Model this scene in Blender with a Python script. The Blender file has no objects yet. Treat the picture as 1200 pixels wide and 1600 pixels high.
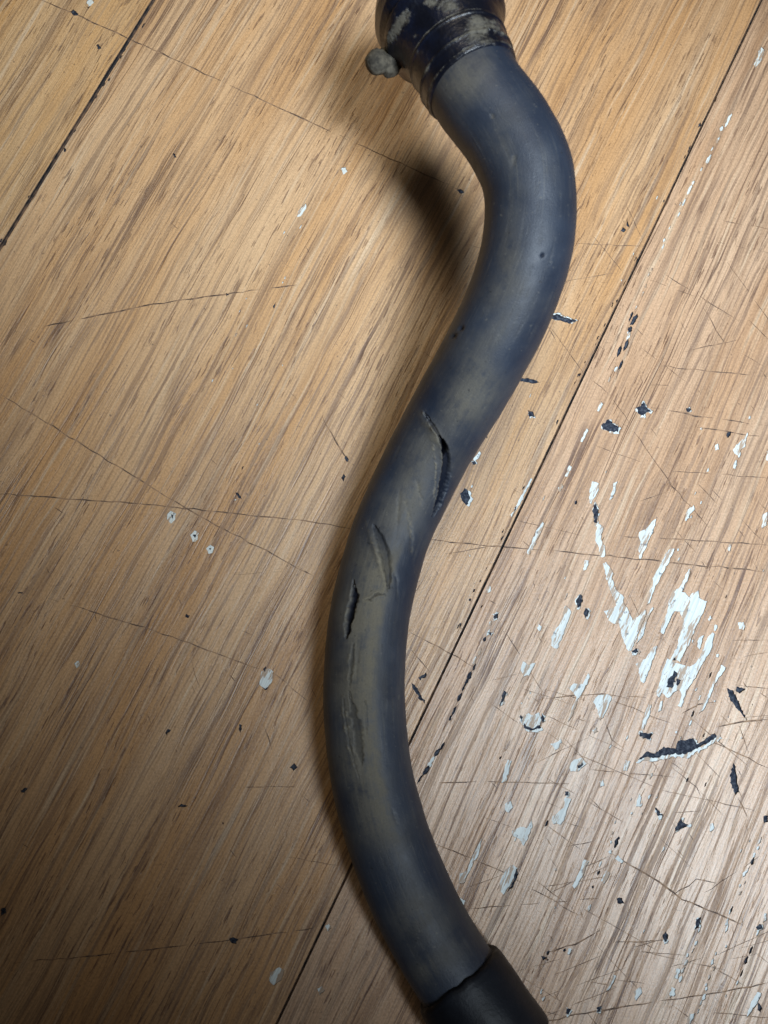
import bpy, math, random
import numpy as np
from mathutils import Vector, Matrix
from mathutils.geometry import delaunay_2d_cdt

random.seed(7)
rng = np.random.default_rng(7)
scene = bpy.context.scene
COL = scene.collection

# ------------------------------------------------------------------ camera
H, F = 0.34, 1300.0                       # camera height (m), focal length in photo pixels (photo 1200 x 1600)
TILT = math.radians(9.0)
UX, UY = 0.458, 0.889
D = np.array([math.sin(TILT) * UX, math.sin(TILT) * UY, -math.cos(TILT)])
ZC = -D
XC = np.cross([0, 1, 0], ZC); XC /= np.linalg.norm(XC)
YC = np.cross(ZC, XC)
EYE = np.array([0, 0, H])

cam_data = bpy.data.cameras.new('camera')
cam_data.sensor_fit = 'VERTICAL'
cam_data.sensor_height = 24.0
cam_data.lens = 24.0 * F / 1600.0
cam_data.clip_start = 0.01
cam_data.clip_end = 50
cam_data.dof.use_dof = True
cam_data.dof.focus_distance = 0.352
cam_data.dof.aperture_fstop = 7.0
cam = bpy.data.objects.new('camera', cam_data)
cam.matrix_world = Matrix(((XC[0], YC[0], ZC[0], EYE[0]), (XC[1], YC[1], ZC[1], EYE[1]),
                           (XC[2], YC[2], ZC[2], EYE[2]), (0, 0, 0, 1)))
COL.objects.link(cam)
scene.camera = cam

def at(px, py, z=0.0):
    """photo pixel -> point of the place at height z"""
    r = D * F + XC * (px - 600) - YC * (py - 800)
    return EYE + r * ((z - H) / r[2])

def project(P):
    """points (n,3) -> photo pixels (n,2)"""
    q = P - EYE
    d = q @ D
    return np.stack([600 + F * (q @ XC) / d, 800 - F * (q @ YC) / d], 1)

# ------------------------------------------------------------------ light
world = bpy.data.worlds.new('World')
scene.world = world
world.use_nodes = True
bgn = world.node_tree.nodes['Background']
bgn.inputs[0].default_value = (1.0, 0.90, 0.78, 1)
bgn.inputs[1].default_value = 0.030

def area(name, pos, target, size, size_y, energy, color, spread):
    l = bpy.data.lights.new(name, 'AREA')
    l.shape = 'RECTANGLE'; l.size = size; l.size_y = size_y
    l.energy = energy; l.color = color; l.spread = math.radians(spread)
    o = bpy.data.objects.new(name, l)
    o.location = pos
    o.rotation_euler = (Vector(target) - Vector(pos)).to_track_quat('-Z', 'Y').to_euler()
    COL.objects.link(o)
    return o
KD = Vector((0.42, -0.36, 1.0)).normalized()
kt = Vector(at(800, 640))
area('window_light', kt + KD * 1.0, at(1240, 770), 0.27, 0.70, 1.32, (0.80, 0.91, 1.0), 31)
area('room_light', Vector(at(560, 60)) + Vector((-0.05, 0.50, 1.05)), at(820, -170), 0.7, 0.5, 0.42, (1.0, 0.85, 0.58), 28)

scene.view_settings.view_transform = 'Standard'
scene.view_settings.look = 'None'
scene.view_settings.exposure = 0.0
scene.view_settings.gamma = 1.0
scene.render.engine = 'CYCLES'

# ------------------------------------------------------------------ node helpers
class NT:
    def __init__(self, name):
        self.m = bpy.data.materials.new(name)
        self.m.use_nodes = True
        self.t = self.m.node_tree
        self.b = self.t.nodes['Principled BSDF']
    def node(self, kind, **kw):
        n = self.t.nodes.new(kind)
        for k, v in kw.items():
            setattr(n, k, v)
        return n
    def put(self, sock, v):
        if hasattr(v, 'is_linked'):
            self.t.links.new(v, sock)
        else:
            sock.default_value = v
    def math(self, op, a, b=0.0, clamp=False):
        n = self.node('ShaderNodeMath', operation=op); n.use_clamp = clamp
        self.put(n.inputs[0], a); self.put(n.inputs[1], b)
        return n.outputs[0]
    def mix(self, f, a, b, blend='MIX'):
        n = self.node('ShaderNodeMix', data_type='RGBA', blend_type=blend)
        self.put(n.inputs[0], f)
        self.put(n.inputs[6], a if hasattr(a, 'is_linked') else (*a, 1))
        self.put(n.inputs[7], b if hasattr(b, 'is_linked') else (*b, 1))
        return n.outputs[2]
    def ramp(self, v, lo, hi, a=0.0, b=1.0):
        n = self.node('ShaderNodeMapRange', interpolation_type='SMOOTHSTEP')
        self.put(n.inputs[0], v)
        n.inputs[1].default_value = lo; n.inputs[2].default_value = hi
        n.inputs[3].default_value = a; n.inputs[4].default_value = b
        return n.outputs[0]
    def scaled(self, vec, s, off=(0, 0, 0)):
        n = self.node('ShaderNodeVectorMath', operation='MULTIPLY_ADD')
        self.put(n.inputs[0], vec); n.inputs[1].default_value = s; n.inputs[2].default_value = off
        return n.outputs[0]
    def noise(self, vec, detail=3.0, rough=0.55, dist=0.0, scale=1.0):
        n = self.node('ShaderNodeTexNoise')
        self.put(n.inputs['Vector'], vec)
        n.inputs['Scale'].default_value = scale; n.inputs['Detail'].default_value = detail
        n.inputs['Roughness'].default_value = rough; n.inputs['Distortion'].default_value = dist
        return n.outputs[0]
    def attr(self, name):
        n = self.node('ShaderNodeAttribute', attribute_name=name)
        return n.outputs['Fac']
    def bump(self, h, dist, strength=1.0, normal=None):
        n = self.node('ShaderNodeBump')
        n.inputs['Strength'].default_value = strength
        n.inputs['Distance'].default_value = dist
        self.put(n.inputs['Height'], h)
        if normal is not None:
            self.t.links.new(normal, n.inputs['Normal'])
        return n.outputs[0]
    def out(self, color=None, rough=None, normal=None, spec=None, coat=None):
        if color is not None: self.put(self.b.inputs['Base Color'], color if hasattr(color, 'is_linked') else (*color, 1))
        if rough is not None: self.put(self.b.inputs['Roughness'], rough)
        if normal is not None: self.t.links.new(normal, self.b.inputs['Normal'])
        if spec is not None: self.put(self.b.inputs['Specular IOR Level'], spec)
        return self.m

pA = at(1190, 0)[:2]; pB = at(432, 1600)[:2]
GRAIN = math.atan2(*(pA - pB)[::-1])       # direction of the boards

def grain_coords(n):
    tc = n.node('ShaderNodeTexCoord')
    mp = n.node('ShaderNodeMapping', vector_type='TEXTURE')
    mp.inputs['Rotation'].default_value = (0, 0, GRAIN)
    n.t.links.new(tc.outputs['Object'], mp.inputs['Vector'])
    return mp.outputs[0], tc.outputs['Object']

# ------------------------------------------------------------------ materials
def wood(name, seed, tan, pale, dense, linedark):
    n = NT(name)
    g, o = grain_coords(n)
    s = seed * 3.17
    warp = n.noise(n.scaled(g, (8, 26, 1), (s, 0, s)), 3)
    wv = n.node('ShaderNodeCombineXYZ')
    n.put(wv.inputs[1], n.math('MULTIPLY', n.math('SUBTRACT', warp, 0.5), 0.008))
    ad = n.node('ShaderNodeVectorMath', operation='ADD')
    n.put(ad.inputs[0], g); n.put(ad.inputs[1], wv.outputs[0])
    g = ad.outputs[0]
    broad = n.noise(n.scaled(g, (3.5, 42, 1), (s, s, 0)), 4, 0.6)
    big = n.noise(n.scaled(o, (11, 11, 1), (s, 2 * s, 0)), 3)
    zone = n.noise(n.scaled(g, (7, 24, 1), (9, s, 5)), 2)
    col = n.mix(n.ramp(broad, 0.34, 0.66), tan, pale)
    # pale rubbed streaks, long and thin
    pl = n.noise(n.scaled(g, (9, 340, 1), (s, 4 * s, 7)), 4, 0.65)
    col = n.mix(n.math('MULTIPLY', n.ramp(pl, 0.52, 0.68), n.ramp(zone, 0.35, 0.62, 0.25, 0.80)), col, (0.64, 0.50, 0.36))
    # wide soft bands of ingrained dirt along the grain
    band = n.noise(n.scaled(g, (8, 120, 1), (5 * s, s, 19)), 4, 0.6)
    col = n.mix(n.ramp(band, 0.50, 0.70, 0, 0.30 * dense), col, (0.22, 0.128, 0.075))
    wide = n.noise(n.scaled(g, (5, 70, 1), (2 * s, 3, 29)), 4, 0.6)
    col = n.mix(n.ramp(wide, 0.52, 0.66, 0, 0.42), col, (0.25, 0.135, 0.070))
    # brown streaks with ragged ends
    med = n.noise(n.scaled(g, (9, 470, 1), (2 * s, s, 3)), 6, 0.66, 0.2)
    medf = n.math('MULTIPLY', n.ramp(med, 0.515, 0.615), n.ramp(big, 0.34, 0.62, 0.45, 1.0))
    col = n.mix(n.math('MULTIPLY', medf, 0.58 * dense, True), col, (0.145, 0.088, 0.064))
    med2 = n.noise(n.scaled(g, (18, 800, 1), (s, 6 * s, 23)), 5, 0.65)
    col = n.mix(n.math('MULTIPLY', n.ramp(med2, 0.52, 0.62), n.ramp(zone, 0.38, 0.66, 0.55 * dense, 0.15 * dense), True), col, (0.165, 0.105, 0.078))
    # finest fibre lines
    fi = n.noise(n.scaled(g, (24, 1500, 1), (7, s, 5)), 3, 0.65)
    col = n.mix(n.ramp(fi, 0.50, 0.66, 0, 0.52 * dense), col, (0.19, 0.112, 0.072))
    # short pores
    da = n.noise(n.scaled(g, (85, 950, 1), (s, s, 11)), 2, 0.5)
    dm = n.noise(n.scaled(g, (13, 70, 1), (s, 9, 1)), 2)
    dash = n.math('MULTIPLY', n.ramp(da, 0.60, 0.66), n.ramp(dm, 0.40, 0.60, 0.1, 1.0))
    col = n.mix(n.math('MULTIPLY', dash, 0.72), col, (0.120, 0.060, 0.040))
    # long dark grain lines
    ln = n.noise(n.scaled(g, (2.6, 130, 1), (s, 13, 2)), 3, 0.5)
    li = n.math('ABSOLUTE', n.math('SUBTRACT', ln, 0.5))
    lm = n.noise(n.scaled(g, (12, 60, 1), (3, s, 8)), 3, 0.6)
    lines = n.math('MULTIPLY', n.ramp(li, 0.0, 0.020, 1.0, 0.0), n.ramp(lm, 0.44, 0.62))
    col = n.mix(n.math('MULTIPLY', lines, linedark), col, (0.105, 0.055, 0.042))
    # specks of dirt and rubbed grey haze
    sp = n.noise(n.scaled(o, (520, 520, 1), (s, s, 1)), 3, 0.6)
    col = n.mix(n.ramp(sp, 0.66, 0.72, 0, 0.6), col, (0.075, 0.050, 0.042))
    mot = n.noise(n.scaled(o, (1100, 1100, 1), (s, 1, 1)), 3, 0.7)
    col = n.mix(1.0, col, n.mix(n.ramp(mot, 0.25, 0.75), (0.80, 0.79, 0.78), (1.14, 1.14, 1.14)), 'MULTIPLY')
    rough = n.math('ADD', n.math('MULTIPLY', medf, 0.12), n.math('ADD', n.math('MULTIPLY', mot, 0.20), 0.25))
    h = n.math('ADD', n.math('MULTIPLY', medf, -0.45), n.math('ADD', n.math('MULTIPLY', fi, 0.7), n.math('MULTIPLY', dash, -0.6)))
    h = n.math('ADD', h, n.math('ADD', n.math('MULTIPLY', mot, 0.5), n.math('MULTIPLY', lines, -0.7)))
    return n.out(col, rough, n.bump(h, 0.00022, 0.75), 0.55)

W_MID = wood('board_wood_honey', 1.0, (0.51, 0.288, 0.130), (0.58, 0.382, 0.224), 0.95, 0.75)
W_RIGHT = wood('board_wood_worn', 2.3, (0.51, 0.312, 0.182), (0.61, 0.420, 0.285), 1.0, 0.85)
W_LEFT = wood('board_wood_amber', 4.1, (0.53, 0.302, 0.122), (0.58, 0.388, 0.215), 0.75, 0.5)

def chip_mat():
    n = NT('chip_underlayer')
    g, o = grain_coords(n)
    st = n.noise(n.scaled(g, (40, 1000, 1)), 4, 0.65)
    bl = n.noise(n.scaled(o, (330, 330, 1)), 4, 0.65)
    fl = n.noise(n.scaled(g, (70, 420, 1), (3, 7, 1)), 4, 0.7)
    c = n.mix(n.ramp(st, 0.40, 0.64, 0, 0.6), (0.70, 0.765, 0.775), (0.42, 0.48, 0.51))
    c = n.mix(n.ramp(fl, 0.515, 0.565, 0, 0.9), c, (0.36, 0.25, 0.17))
    c = n.mix(n.ramp(bl, 0.60, 0.68, 0, 0.85), c, (0.10, 0.12, 0.15))
    return n.out(c, 0.5, n.bump(n.math('ADD', st, fl), 0.0003, 0.6), 0.4)
def gouge_mat():
    n = NT('gouge_core')
    g, o = grain_coords(n)
    a = n.noise(n.scaled(o, (700, 700, 1)), 4, 0.7)
    c = n.mix(n.ramp(a, 0.4, 0.72), (0.014, 0.019, 0.034), (0.085, 0.10, 0.13))
    return n.out(c, 0.8, n.bump(a, 0.0006, 0.9), 0.2)
def scratch_mat():
    n = NT('scratch_dirt')
    g, o = grain_coords(n)
    a = n.noise(n.scaled(o, (260, 260, 1)), 3)
    c = n.mix(n.ramp(a, 0.38, 0.62), (0.085, 0.058, 0.046), (0.33, 0.21, 0.13))
    return n.out(c, 0.7, None, 0.3)
def edge_mat():
    n = NT('broken_edge'); return n.out((0.16, 0.11, 0.08), 0.7)
def seam_mat():
    n = NT('seam_dirt')
    g, o = grain_coords(n)
    a = n.noise(n.scaled(o, (300, 300, 300)), 3)
    return n.out(n.mix(n.ramp(n.math('ADD', n.math('MULTIPLY', a, 0.5), n.math('MULTIPLY', n.noise(n.scaled(o, (38, 38, 1)), 3), 0.5)), 0.42, 0.62), (0.022, 0.020, 0.024), (0.17, 0.105, 0.07)), 0.8)
M_CHIP, M_GOUGE, M_SCR, M_EDGE, M_SEAM = chip_mat(), gouge_mat(), scratch_mat(), edge_mat(), seam_mat()

def rubber():
    n = NT('dusty_rubber')
    tc = n.node('ShaderNodeTexCoord'); o = tc.outputs['Object']
    cv = n.node('ShaderNodeCombineXYZ')
    n.put(cv.inputs[0], n.attr('along')); n.put(cv.inputs[1], n.attr('around'))
    hv = cv.outputs[0]
    big = n.noise(n.scaled(o, (30, 30, 30)), 4, 0.6)
    mid = n.noise(n.scaled(o, (170, 170, 170)), 5, 0.7)
    fine = n.noise(n.scaled(o, (1500, 1500, 1500)), 3, 0.7)
    strk = n.noise(n.scaled(hv, (45, 520, 1)), 5, 0.7)
    col = n.mix(n.ramp(big, 0.35, 0.7), (0.015, 0.0225, 0.041), (0.027, 0.038, 0.062))
    # thin film of dust, drawn out along the hose
    dust = n.math('MULTIPLY', n.ramp(strk, 0.48, 0.70), n.ramp(mid, 0.35, 0.65))
    col = n.mix(n.math('MULTIPLY', dust, 0.24), col, (0.105, 0.105, 0.100))
    mud = n.attr('mud')
    mtex = n.math('ADD', n.math('MULTIPLY', mid, 0.9), n.math('MULTIPLY', strk, 0.7))
    mf = n.math('MULTIPLY', mud, n.ramp(mtex, 0.48, 0.88, 0.15, 1.0), True)
    col = n.mix(n.math('MULTIPLY', mf, 0.85), col, n.mix(fine, (0.10, 0.090, 0.066), (0.225, 0.20, 0.148)))
    spk = n.noise(n.scaled(o, (620, 620, 620), (3, 1, 7)), 2)
    col = n.mix(n.ramp(spk, 0.68, 0.74, 0, 0.40), col, (0.15, 0.145, 0.13))
    col = n.mix(n.ramp(spk, 0.25, 0.31, 0.6, 0.0), col, (0.010, 0.011, 0.014))
    scr = n.noise(n.scaled(hv, (22, 1900, 1), (4, 2, 0)), 2, 0.5)
    col = n.mix(n.math('MULTIPLY', n.ramp(scr, 0.64, 0.70), n.ramp(big, 0.45, 0.6, 0, 0.35)), col, (0.13, 0.125, 0.11))
    lp = n.math('MULTIPLY', n.attr('lip'), n.ramp(fine, 0.25, 0.6, 0.35, 1.0), True)
    col = n.mix(lp, col, n.mix(n.ramp(mid, 0.4, 0.6), (0.145, 0.125, 0.085), (0.235, 0.21, 0.15)))
    col = n.mix(n.attr('gash'), col, (0.006, 0.008, 0.016))
    ro = n.math('ADD', n.math('MULTIPLY', mf, 0.25), n.math('ADD', n.math('MULTIPLY', mid, 0.22), 0.40))
    h = n.math('ADD', n.math('MULTIPLY', fine, 0.5), n.math('ADD', n.math('MULTIPLY', mid, 0.7), n.math('MULTIPLY', dust, 0.4)))
    return n.out(col, ro, n.bump(h, 0.00035, 0.55), n.math('SUBTRACT', 0.44, n.math('MULTIPLY', n.attr('gash'), 0.40)))
def collar_mat():
    n = NT('muddy_navy_collar')
    tc = n.node('ShaderNodeTexCoord'); o = tc.outputs['Object']
    mid = n.noise(n.scaled(o, (110, 110, 110), (2, 5, 1)), 4, 0.65)
    fine = n.noise(n.scaled(o, (700, 700, 700)), 3, 0.6)
    col = n.mix(n.ramp(mid, 0.4, 0.65), (0.003, 0.004, 0.009), (0.005, 0.008, 0.021))
    mf = n.ramp(n.math('ADD', n.attr('mud'), n.math('ADD', n.math('MULTIPLY', n.math('SUBTRACT', mid, 0.5), 1.3), n.math('MULTIPLY', n.math('SUBTRACT', fine, 0.5), 0.7))), 0.36, 0.80, 0.0, 0.9)
    mc = n.mix(fine, (0.060, 0.056, 0.048), (0.150, 0.140, 0.112))
    col = n.mix(mf, col, mc)
    col = n.mix(n.math('MULTIPLY', n.attr('rust'), n.ramp(mid, 0.35, 0.6)), col, (0.10, 0.05, 0.028))
    ro = n.math('ADD', n.math('MULTIPLY', mf, 0.5), 0.33)
    h = n.math('ADD', n.math('MULTIPLY', mf, 1.0), n.math('MULTIPLY', fine, 0.5))
    return n.out(col, ro, n.bump(h, 0.0006, 0.7), 0.5)
def mud_mat():
    n = NT('dried_mud')
    tc = n.node('ShaderNodeTexCoord'); o = tc.outputs['Object']
    a = n.noise(n.scaled(o, (260, 260, 260)), 4, 0.65)
    f = n.noise(n.scaled(o, (1200, 1200, 1200)), 3, 0.6)
    col = n.mix(n.ramp(a, 0.35, 0.65), (0.032, 0.029, 0.025), (0.105, 0.094, 0.074))
    return n.out(col, 0.85, n.bump(n.math('ADD', a, f), 0.0005, 0.7), 0.3)
def sleeve_mat():
    n = NT('black_sleeve_rubber')
    tc = n.node('ShaderNodeTexCoord'); o = tc.outputs['Object']
    a = n.noise(n.scaled(o, (60, 60, 60)), 4, 0.6)
    f = n.noise(n.scaled(o, (900, 900, 900)), 3, 0.6)
    col = n.mix(n.ramp(a, 0.35, 0.7), (0.0035, 0.005, 0.009), (0.008, 0.011, 0.018))
    return n.out(col, 0.5, n.bump(n.math('ADD', a, f), 0.00025, 0.5), 0.30)
M_RUB, M_COL, M_MUD, M_SLV = rubber(), collar_mat(), mud_mat(), sleeve_mat()

# ------------------------------------------------------------------ floor boards with their wear
BOARD_T = 0.012
gdir = np.array([math.cos(GRAIN), math.sin(GRAIN)])
gnor = np.array([gdir[1], -gdir[0]])                     # to the right across the boards
vB = float(pA @ gnor)                                    # seam right of the hose
vA = float(at(121, 194)[:2] @ gnor)                      # seam at upper left
WID = vB - vA
L0, L1 = -0.75, 0.85
def uv(u, v): return gdir * u + gnor * v

floor = bpy.data.objects.new('floor', None)
floor['kind'] = 'structure'
floor['label'] = 'worn honey brown wooden floor boards with white chips and scratches'
COL.objects.link(floor)

def mesh_obj(name, verts, faces, mats, parent, midx=None, smooth=False):
    me = bpy.data.meshes.new(name)
    me.from_pydata([tuple(map(float, v)) for v in verts], [], faces)
    for m in mats: me.materials.append(m)
    if midx is not None: me.polygons.foreach_set('material_index', midx)
    if smooth: me.polygons.foreach_set('use_smooth', [True] * len(me.polygons))
    me.update()
    o = bpy.data.objects.new(name, me)
    COL.objects.link(o)
    o.parent = parent
    return o

# sub-floor that closes the seams
q = [uv(L0, vA - 2 * WID), uv(L1, vA - 2 * WID), uv(L1, vB + 2 * WID), uv(L0, vB + 2 * WID)]
sv = [(p[0], p[1], z) for z in (-BOARD_T - 0.004, -BOARD_T + 0.0110) for p in q]
mesh_obj('seam_filler', sv, [(3, 2, 1, 0), (4, 5, 6, 7), (0, 1, 5, 4), (1, 2, 6, 5), (2, 3, 7, 6), (3, 0, 4, 7)], [M_SEAM], floor)

# marks: (kind, polygon in photo pixels); kind -> depth
MARKS = []
def ragged(poly, seg=4.0, jit=0.8):
    """outline with finer, uneven points between the measured corners"""
    P = [np.array(p, float) for p in poly]
    size = max(np.ptp([p[0] for p in P]), np.ptp([p[1] for p in P]))
    jit = min(jit, 0.09 * size); seg = min(seg, max(1.6, size / 5))
    out = []
    n = len(P)
    for i in range(n):
        a, b = P[i], P[(i + 1) % n]
        k = max(1, int(np.hypot(*(b - a)) / seg))
        for j in range(k):
            p = a + (b - a) * j / k
            out.append(p + rng.normal(0, jit if j else jit * 0.6, 2))
    return out
def chip(poly, ox=0, oy=0, s=1.0, kind='chip', jit=0.7, seg=4.0):
    MARKS.append((kind, ragged([(ox + x / s, oy + y / s) for x, y in poly], seg, jit)))
def gouge(poly, ox=0, oy=0, s=1.0, jit=0.8):
    P = np.array([(ox + x / s, oy + y / s) for x, y in poly])
    c = P.mean(0)
    chip((P - c) * (0.92 if c[0] > 640 else 0.74) + c, 0, 0, 1, 'gouge', jit, 2.6)
    if c[0] > 640 and rng.random() < 0.4:        # frayed pale rim on one side
        sh = rng.normal(0, 1.0, 2) + np.array([0.8, 1.2])
        dn = P - c; dn = dn / (np.hypot(dn[:, 0], dn[:, 1])[:, None] + 1e-6)
        q = P + dn * rng.uniform(-0.5, 1.6, (len(P), 1)) + sh
        chip(q, 0, 0, 1, 'chip', 1.2, 2.6)
def ribbon(pts, w, kind='scratch', jit=0.9, taper=True, step=14.0, broken=0.0):
    pts = [np.array(p, float) for p in pts]
    path = []
    for a, b in zip(pts[:-1], pts[1:]):
        k = max(1, int(np.hypot(*(b - a)) / step))
        path += [a + (b - a) * j / k for j in range(k)]
    path.append(pts[-1])
    path = [p + rng.normal(0, jit, 2) * (0.8 if 0 < i < len(path) - 1 else 0) for i, p in enumerate(path)]
    n = len(path)
    runs, cur = [], []
    for i, p in enumerate(path):
        cur.append(i)
        if broken and rng.random() < broken:
            runs.append(cur); cur = []
    runs.append(cur)
    for r in runs:
        if len(r) < 2: continue
        l, rr = [], []
        for i in r:
            a = path[max(0, i - 1)]; b = path[min(n - 1, i + 1)]
            t = (b - a) / max(1e-6, np.hypot(*(b - a)))
            nn = np.array([-t[1], t[0]])
            ww = w * rng.uniform(0.55, 1.25) * 0.5
            if taper and (i == r[0] or i == r[-1]): ww *= 0.25
            l.append(path[i] + nn * ww); rr.append(path[i] - nn * ww)
        MARKS.append((kind, l + rr[::-1]))

# --- white chips, worn-through varnish (measured in enlarged views)
C = (880, 740, 4.2115)
for p in [
    [(190, 50), (240, 65), (235, 110), (190, 200), (172, 190), (178, 100)],
    [(225, 325), (265, 345), (250, 430), (275, 480), (280, 545), (245, 550), (230, 470), (212, 440), (215, 380)],
    [(262, 590), (285, 580), (340, 660), (322, 680), (352, 770), (405, 815), (400, 835), (460, 970), (545, 890), (552, 920),
     (520, 1000), (450, 1165), (430, 1170), (400, 1110), (365, 985), (330, 990), (300, 965), (270, 905), (330, 885), (350, 870), (320, 800), (285, 690)],
    [(615, 295), (610, 340), (515, 560), (500, 560), (495, 490), (510, 450), (497, 410), (500, 385), (545, 365), (580, 320)],
    [(330, 60), (362, 50), (345, 110), (315, 175), (303, 170), (328, 100)],
    [(860, 205), (868, 230), (812, 318), (798, 300), (820, 240)],
    [(735, 495), (720, 540), (690, 600), (640, 690), (600, 760), (575, 850), (548, 870), (560, 800), (588, 740), (588, 690), (640, 600), (680, 520), (710, 492)],
    [(845, 625), (825, 690), (785, 780), (815, 800), (830, 815), (850, 785), (895, 770), (900, 820), (948, 840), (940, 880), (880, 1010),
     (830, 1130), (800, 1180), (770, 1240), (730, 1225), (700, 1240), (720, 1200), (745, 1150), (770, 1050), (790, 960), (770, 910), (735, 905),
     (690, 990), (660, 1060), (640, 1040), (655, 985), (680, 930), (690, 860), (720, 770), (770, 740), (800, 690), (825, 630)],
    [(620, 1130), (605, 1200), (570, 1290), (530, 1380), (505, 1350), (500, 1290), (480, 1250), (545, 1220), (585, 1150)],
    [(690, 1215), (760, 1250), (830, 1270), (870, 1250), (905, 1190), (935, 1110), (985, 1040), (1000, 1060), (980, 1150), (930, 1240), (880, 1330),
     (820, 1430), (780, 1540), (755, 1530), (780, 1450), (760, 1420), (690, 1480), (650, 1440), (610, 1440), (640, 1380), (650, 1290)],
    [(890, 1080), (930, 1060), (900, 1160), (880, 1140)],
    [(30, 1410), (70, 1380), (130, 1385), (165, 1310), (175, 1330), (150, 1400), (110, 1470), (70, 1580), (30, 1640), (45, 1590), (60, 1530), (90, 1470)],
    [(195, 1500), (235, 1460), (300, 1455), (322, 1470), (300, 1530), (265, 1610), (240, 1620), (220, 1540)],
    [(1040, 1260), (1072, 1280), (1000, 1390), (970, 1470), (920, 1560), (890, 1585), (930, 1490), (980, 1400)],
    [(140, 570), (170, 575), (155, 630), (135, 640)],
    [(570, 890), (600, 880), (560, 960), (520, 1080), (480, 1130), (500, 1060), (540, 960)],
    [(1000, 990), (1020, 1000), (1005, 1040), (990, 1030)],
    [(640, 1500), (660, 1490), (650, 1560), (625, 1570)],
    [(560, 1520), (580, 1530), (560, 1590), (545, 1590)],
]: chip(p, *C)
R6 = (620, 950, 2.069)
for p in [
    [(545, -10), (565, 10), (550, 60), (518, 132), (500, 122), (500, 95), (530, 45)],
    [(400, 200), (408, 172), (425, 185), (447, 178), (432, 215), (408, 222)],
    [(398, 362), (425, 338), (440, 348), (460, 338), (472, 360), (455, 388), (430, 392), (405, 378)],
    [(497, 440), (532, 425), (525, 455), (510, 460)],
    [(556, 508), (575, 490), (602, 483), (612, 505), (590, 528), (563, 528)],
    [(545, 610), (563, 618), (552, 650), (548, 670), (530, 702), (506, 697), (502, 675), (540, 645)],
    [(372, 720), (400, 706), (420, 712), (437, 683), (440, 710), (411, 770), (398, 747), (376, 737)],
    [(333, 885), (350, 850), (375, 828), (390, 842), (372, 890), (345, 928), (333, 915)],
    [(278, 735), (268, 790), (238, 850), (217, 893), (201, 888), (203, 858), (225, 850), (247, 800)],
    [(202, 938), (222, 945), (215, 972), (206, 962)],
    [(357, 488), (372, 495), (354, 560), (338, 567), (350, 520)],
    [(350, 632), (370, 623), (377, 645), (362, 662), (349, 652)],
    [(605, 812), (622, 820), (602, 870), (576, 908), (567, 897), (590, 850)],
    [(677, 848), (690, 860), (671, 893), (660, 882)],
    [(782, 598), (793, 610), (786, 642), (773, 642)],
    [(1112, 45), (1126, 55), (1122, 74), (1109, 68)],
    [(1010, 700), (1024, 695), (1028, 715), (1014, 725)],
    [(890, 1225), (902, 1232), (898, 1258), (882, 1252)],
    [(905, 1165), (918, 1170), (908, 1200), (896, 1195)],
    [(700, 1185), (712, 1190), (690, 1235), (676, 1240)],
    [(555, 1100), (568, 1105), (562, 1125), (553, 1120)],
    [(632, 395), (646, 385), (650, 400), (638, 408)],
    [(740, 490), (756, 495), (745, 525), (733, 525)],
    [(655, 560), (668, 555), (670, 575), (658, 580)],
    [(945, 1310), (965, 1312), (950, 1345), (936, 1345)],
    [(1165, 1240), (1180, 1245), (1160, 1290), (1130, 1330), (1140, 1290)],
    [(765, 1240), (790, 1225), (795, 1245), (775, 1270)],
    [(705, 810), (715, 800), (735, 820), (728, 828)],
    [(855, 225), (870, 195), (890, 210), (850, 290), (838, 280)],
    [(805, 330), (825, 310), (818, 345), (800, 395), (790, 390)],
]: chip(p, *R6)
R5 = (700, 600, 2.4)
for p in [
    [(1068, 245), (1095, 215), (1128, 180), (1120, 215), (1092, 278), (1075, 262)],
    [(1072, 292), (1085, 285), (1080, 318), (1070, 315)],
    [(1000, 235), (1015, 222), (1018, 245), (1004, 250)],
    [(312, 350), (318, 358), (275, 440), (240, 500), (236, 490), (275, 420)],
    [(355, 515), (362, 525), (340, 575), (305, 645), (296, 632), (328, 560)],
    [(455, 305), (465, 312), (448, 348), (438, 345)],
    [(425, 372), (432, 380), (420, 405), (411, 398)],
    [(520, 165), (527, 175), (505, 220), (498, 214)],
    [(575, 65), (582, 75), (566, 105), (558, 98)],
    [(120, 250), (126, 262), (100, 292), (92, 280)],
    [(205, 75), (210, 85), (198, 100), (194, 92)],
    [(1180, 490), (1200, 480), (1198, 530), (1178, 545)],
    [(1195, 250), (1212, 245), (1208, 290), (1192, 285)],
    [(1050, 605), (1062, 600), (1060, 628), (1050, 625)],
    [(1088, 895), (1110, 892), (1116, 912), (1095, 922)],
    [(145, 762), (158, 755), (160, 778), (146, 785)],
    [(340, 900), (352, 910), (345, 928), (334, 918)],
    [(983, 868), (992, 880), (985, 892), (976, 885)],
]: chip(p, *R5)
for p in [[(408, 1050), (420, 1044), (428, 1050), (424, 1068), (414, 1077), (405, 1070)],
          [(261, 803), (266, 798), (276, 802), (274, 812), (267, 818), (261, 811)],
          [(297, 836), (304, 829), (311, 833), (308, 844), (301, 847)],
          [(322, 857), (329, 851), (335, 855), (332, 864), (326, 866)],
          [(422, 1520), (436, 1511), (445, 1516), (440, 1532), (428, 1540), (420, 1532)],
          [(496, 1545), (504, 1540), (508, 1548), (500, 1556)],
          [(532, 263), (540, 261), (543, 268), (537, 273)],
          [(466, 330), (478, 317), (480, 322), (470, 338), (464, 339)],
          [(135, 2), (143, -4), (147, 4), (139, 10)],
          [(1190, 72), (1195, 78), (1188, 98), (1180, 106), (1178, 100)],
          [(116, 1036), (123, 1032), (125, 1041), (119, 1045)],
          [(508, 1447), (514, 1443), (518, 1450), (512, 1455)]]: chip(p, jit=0.5)
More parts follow.
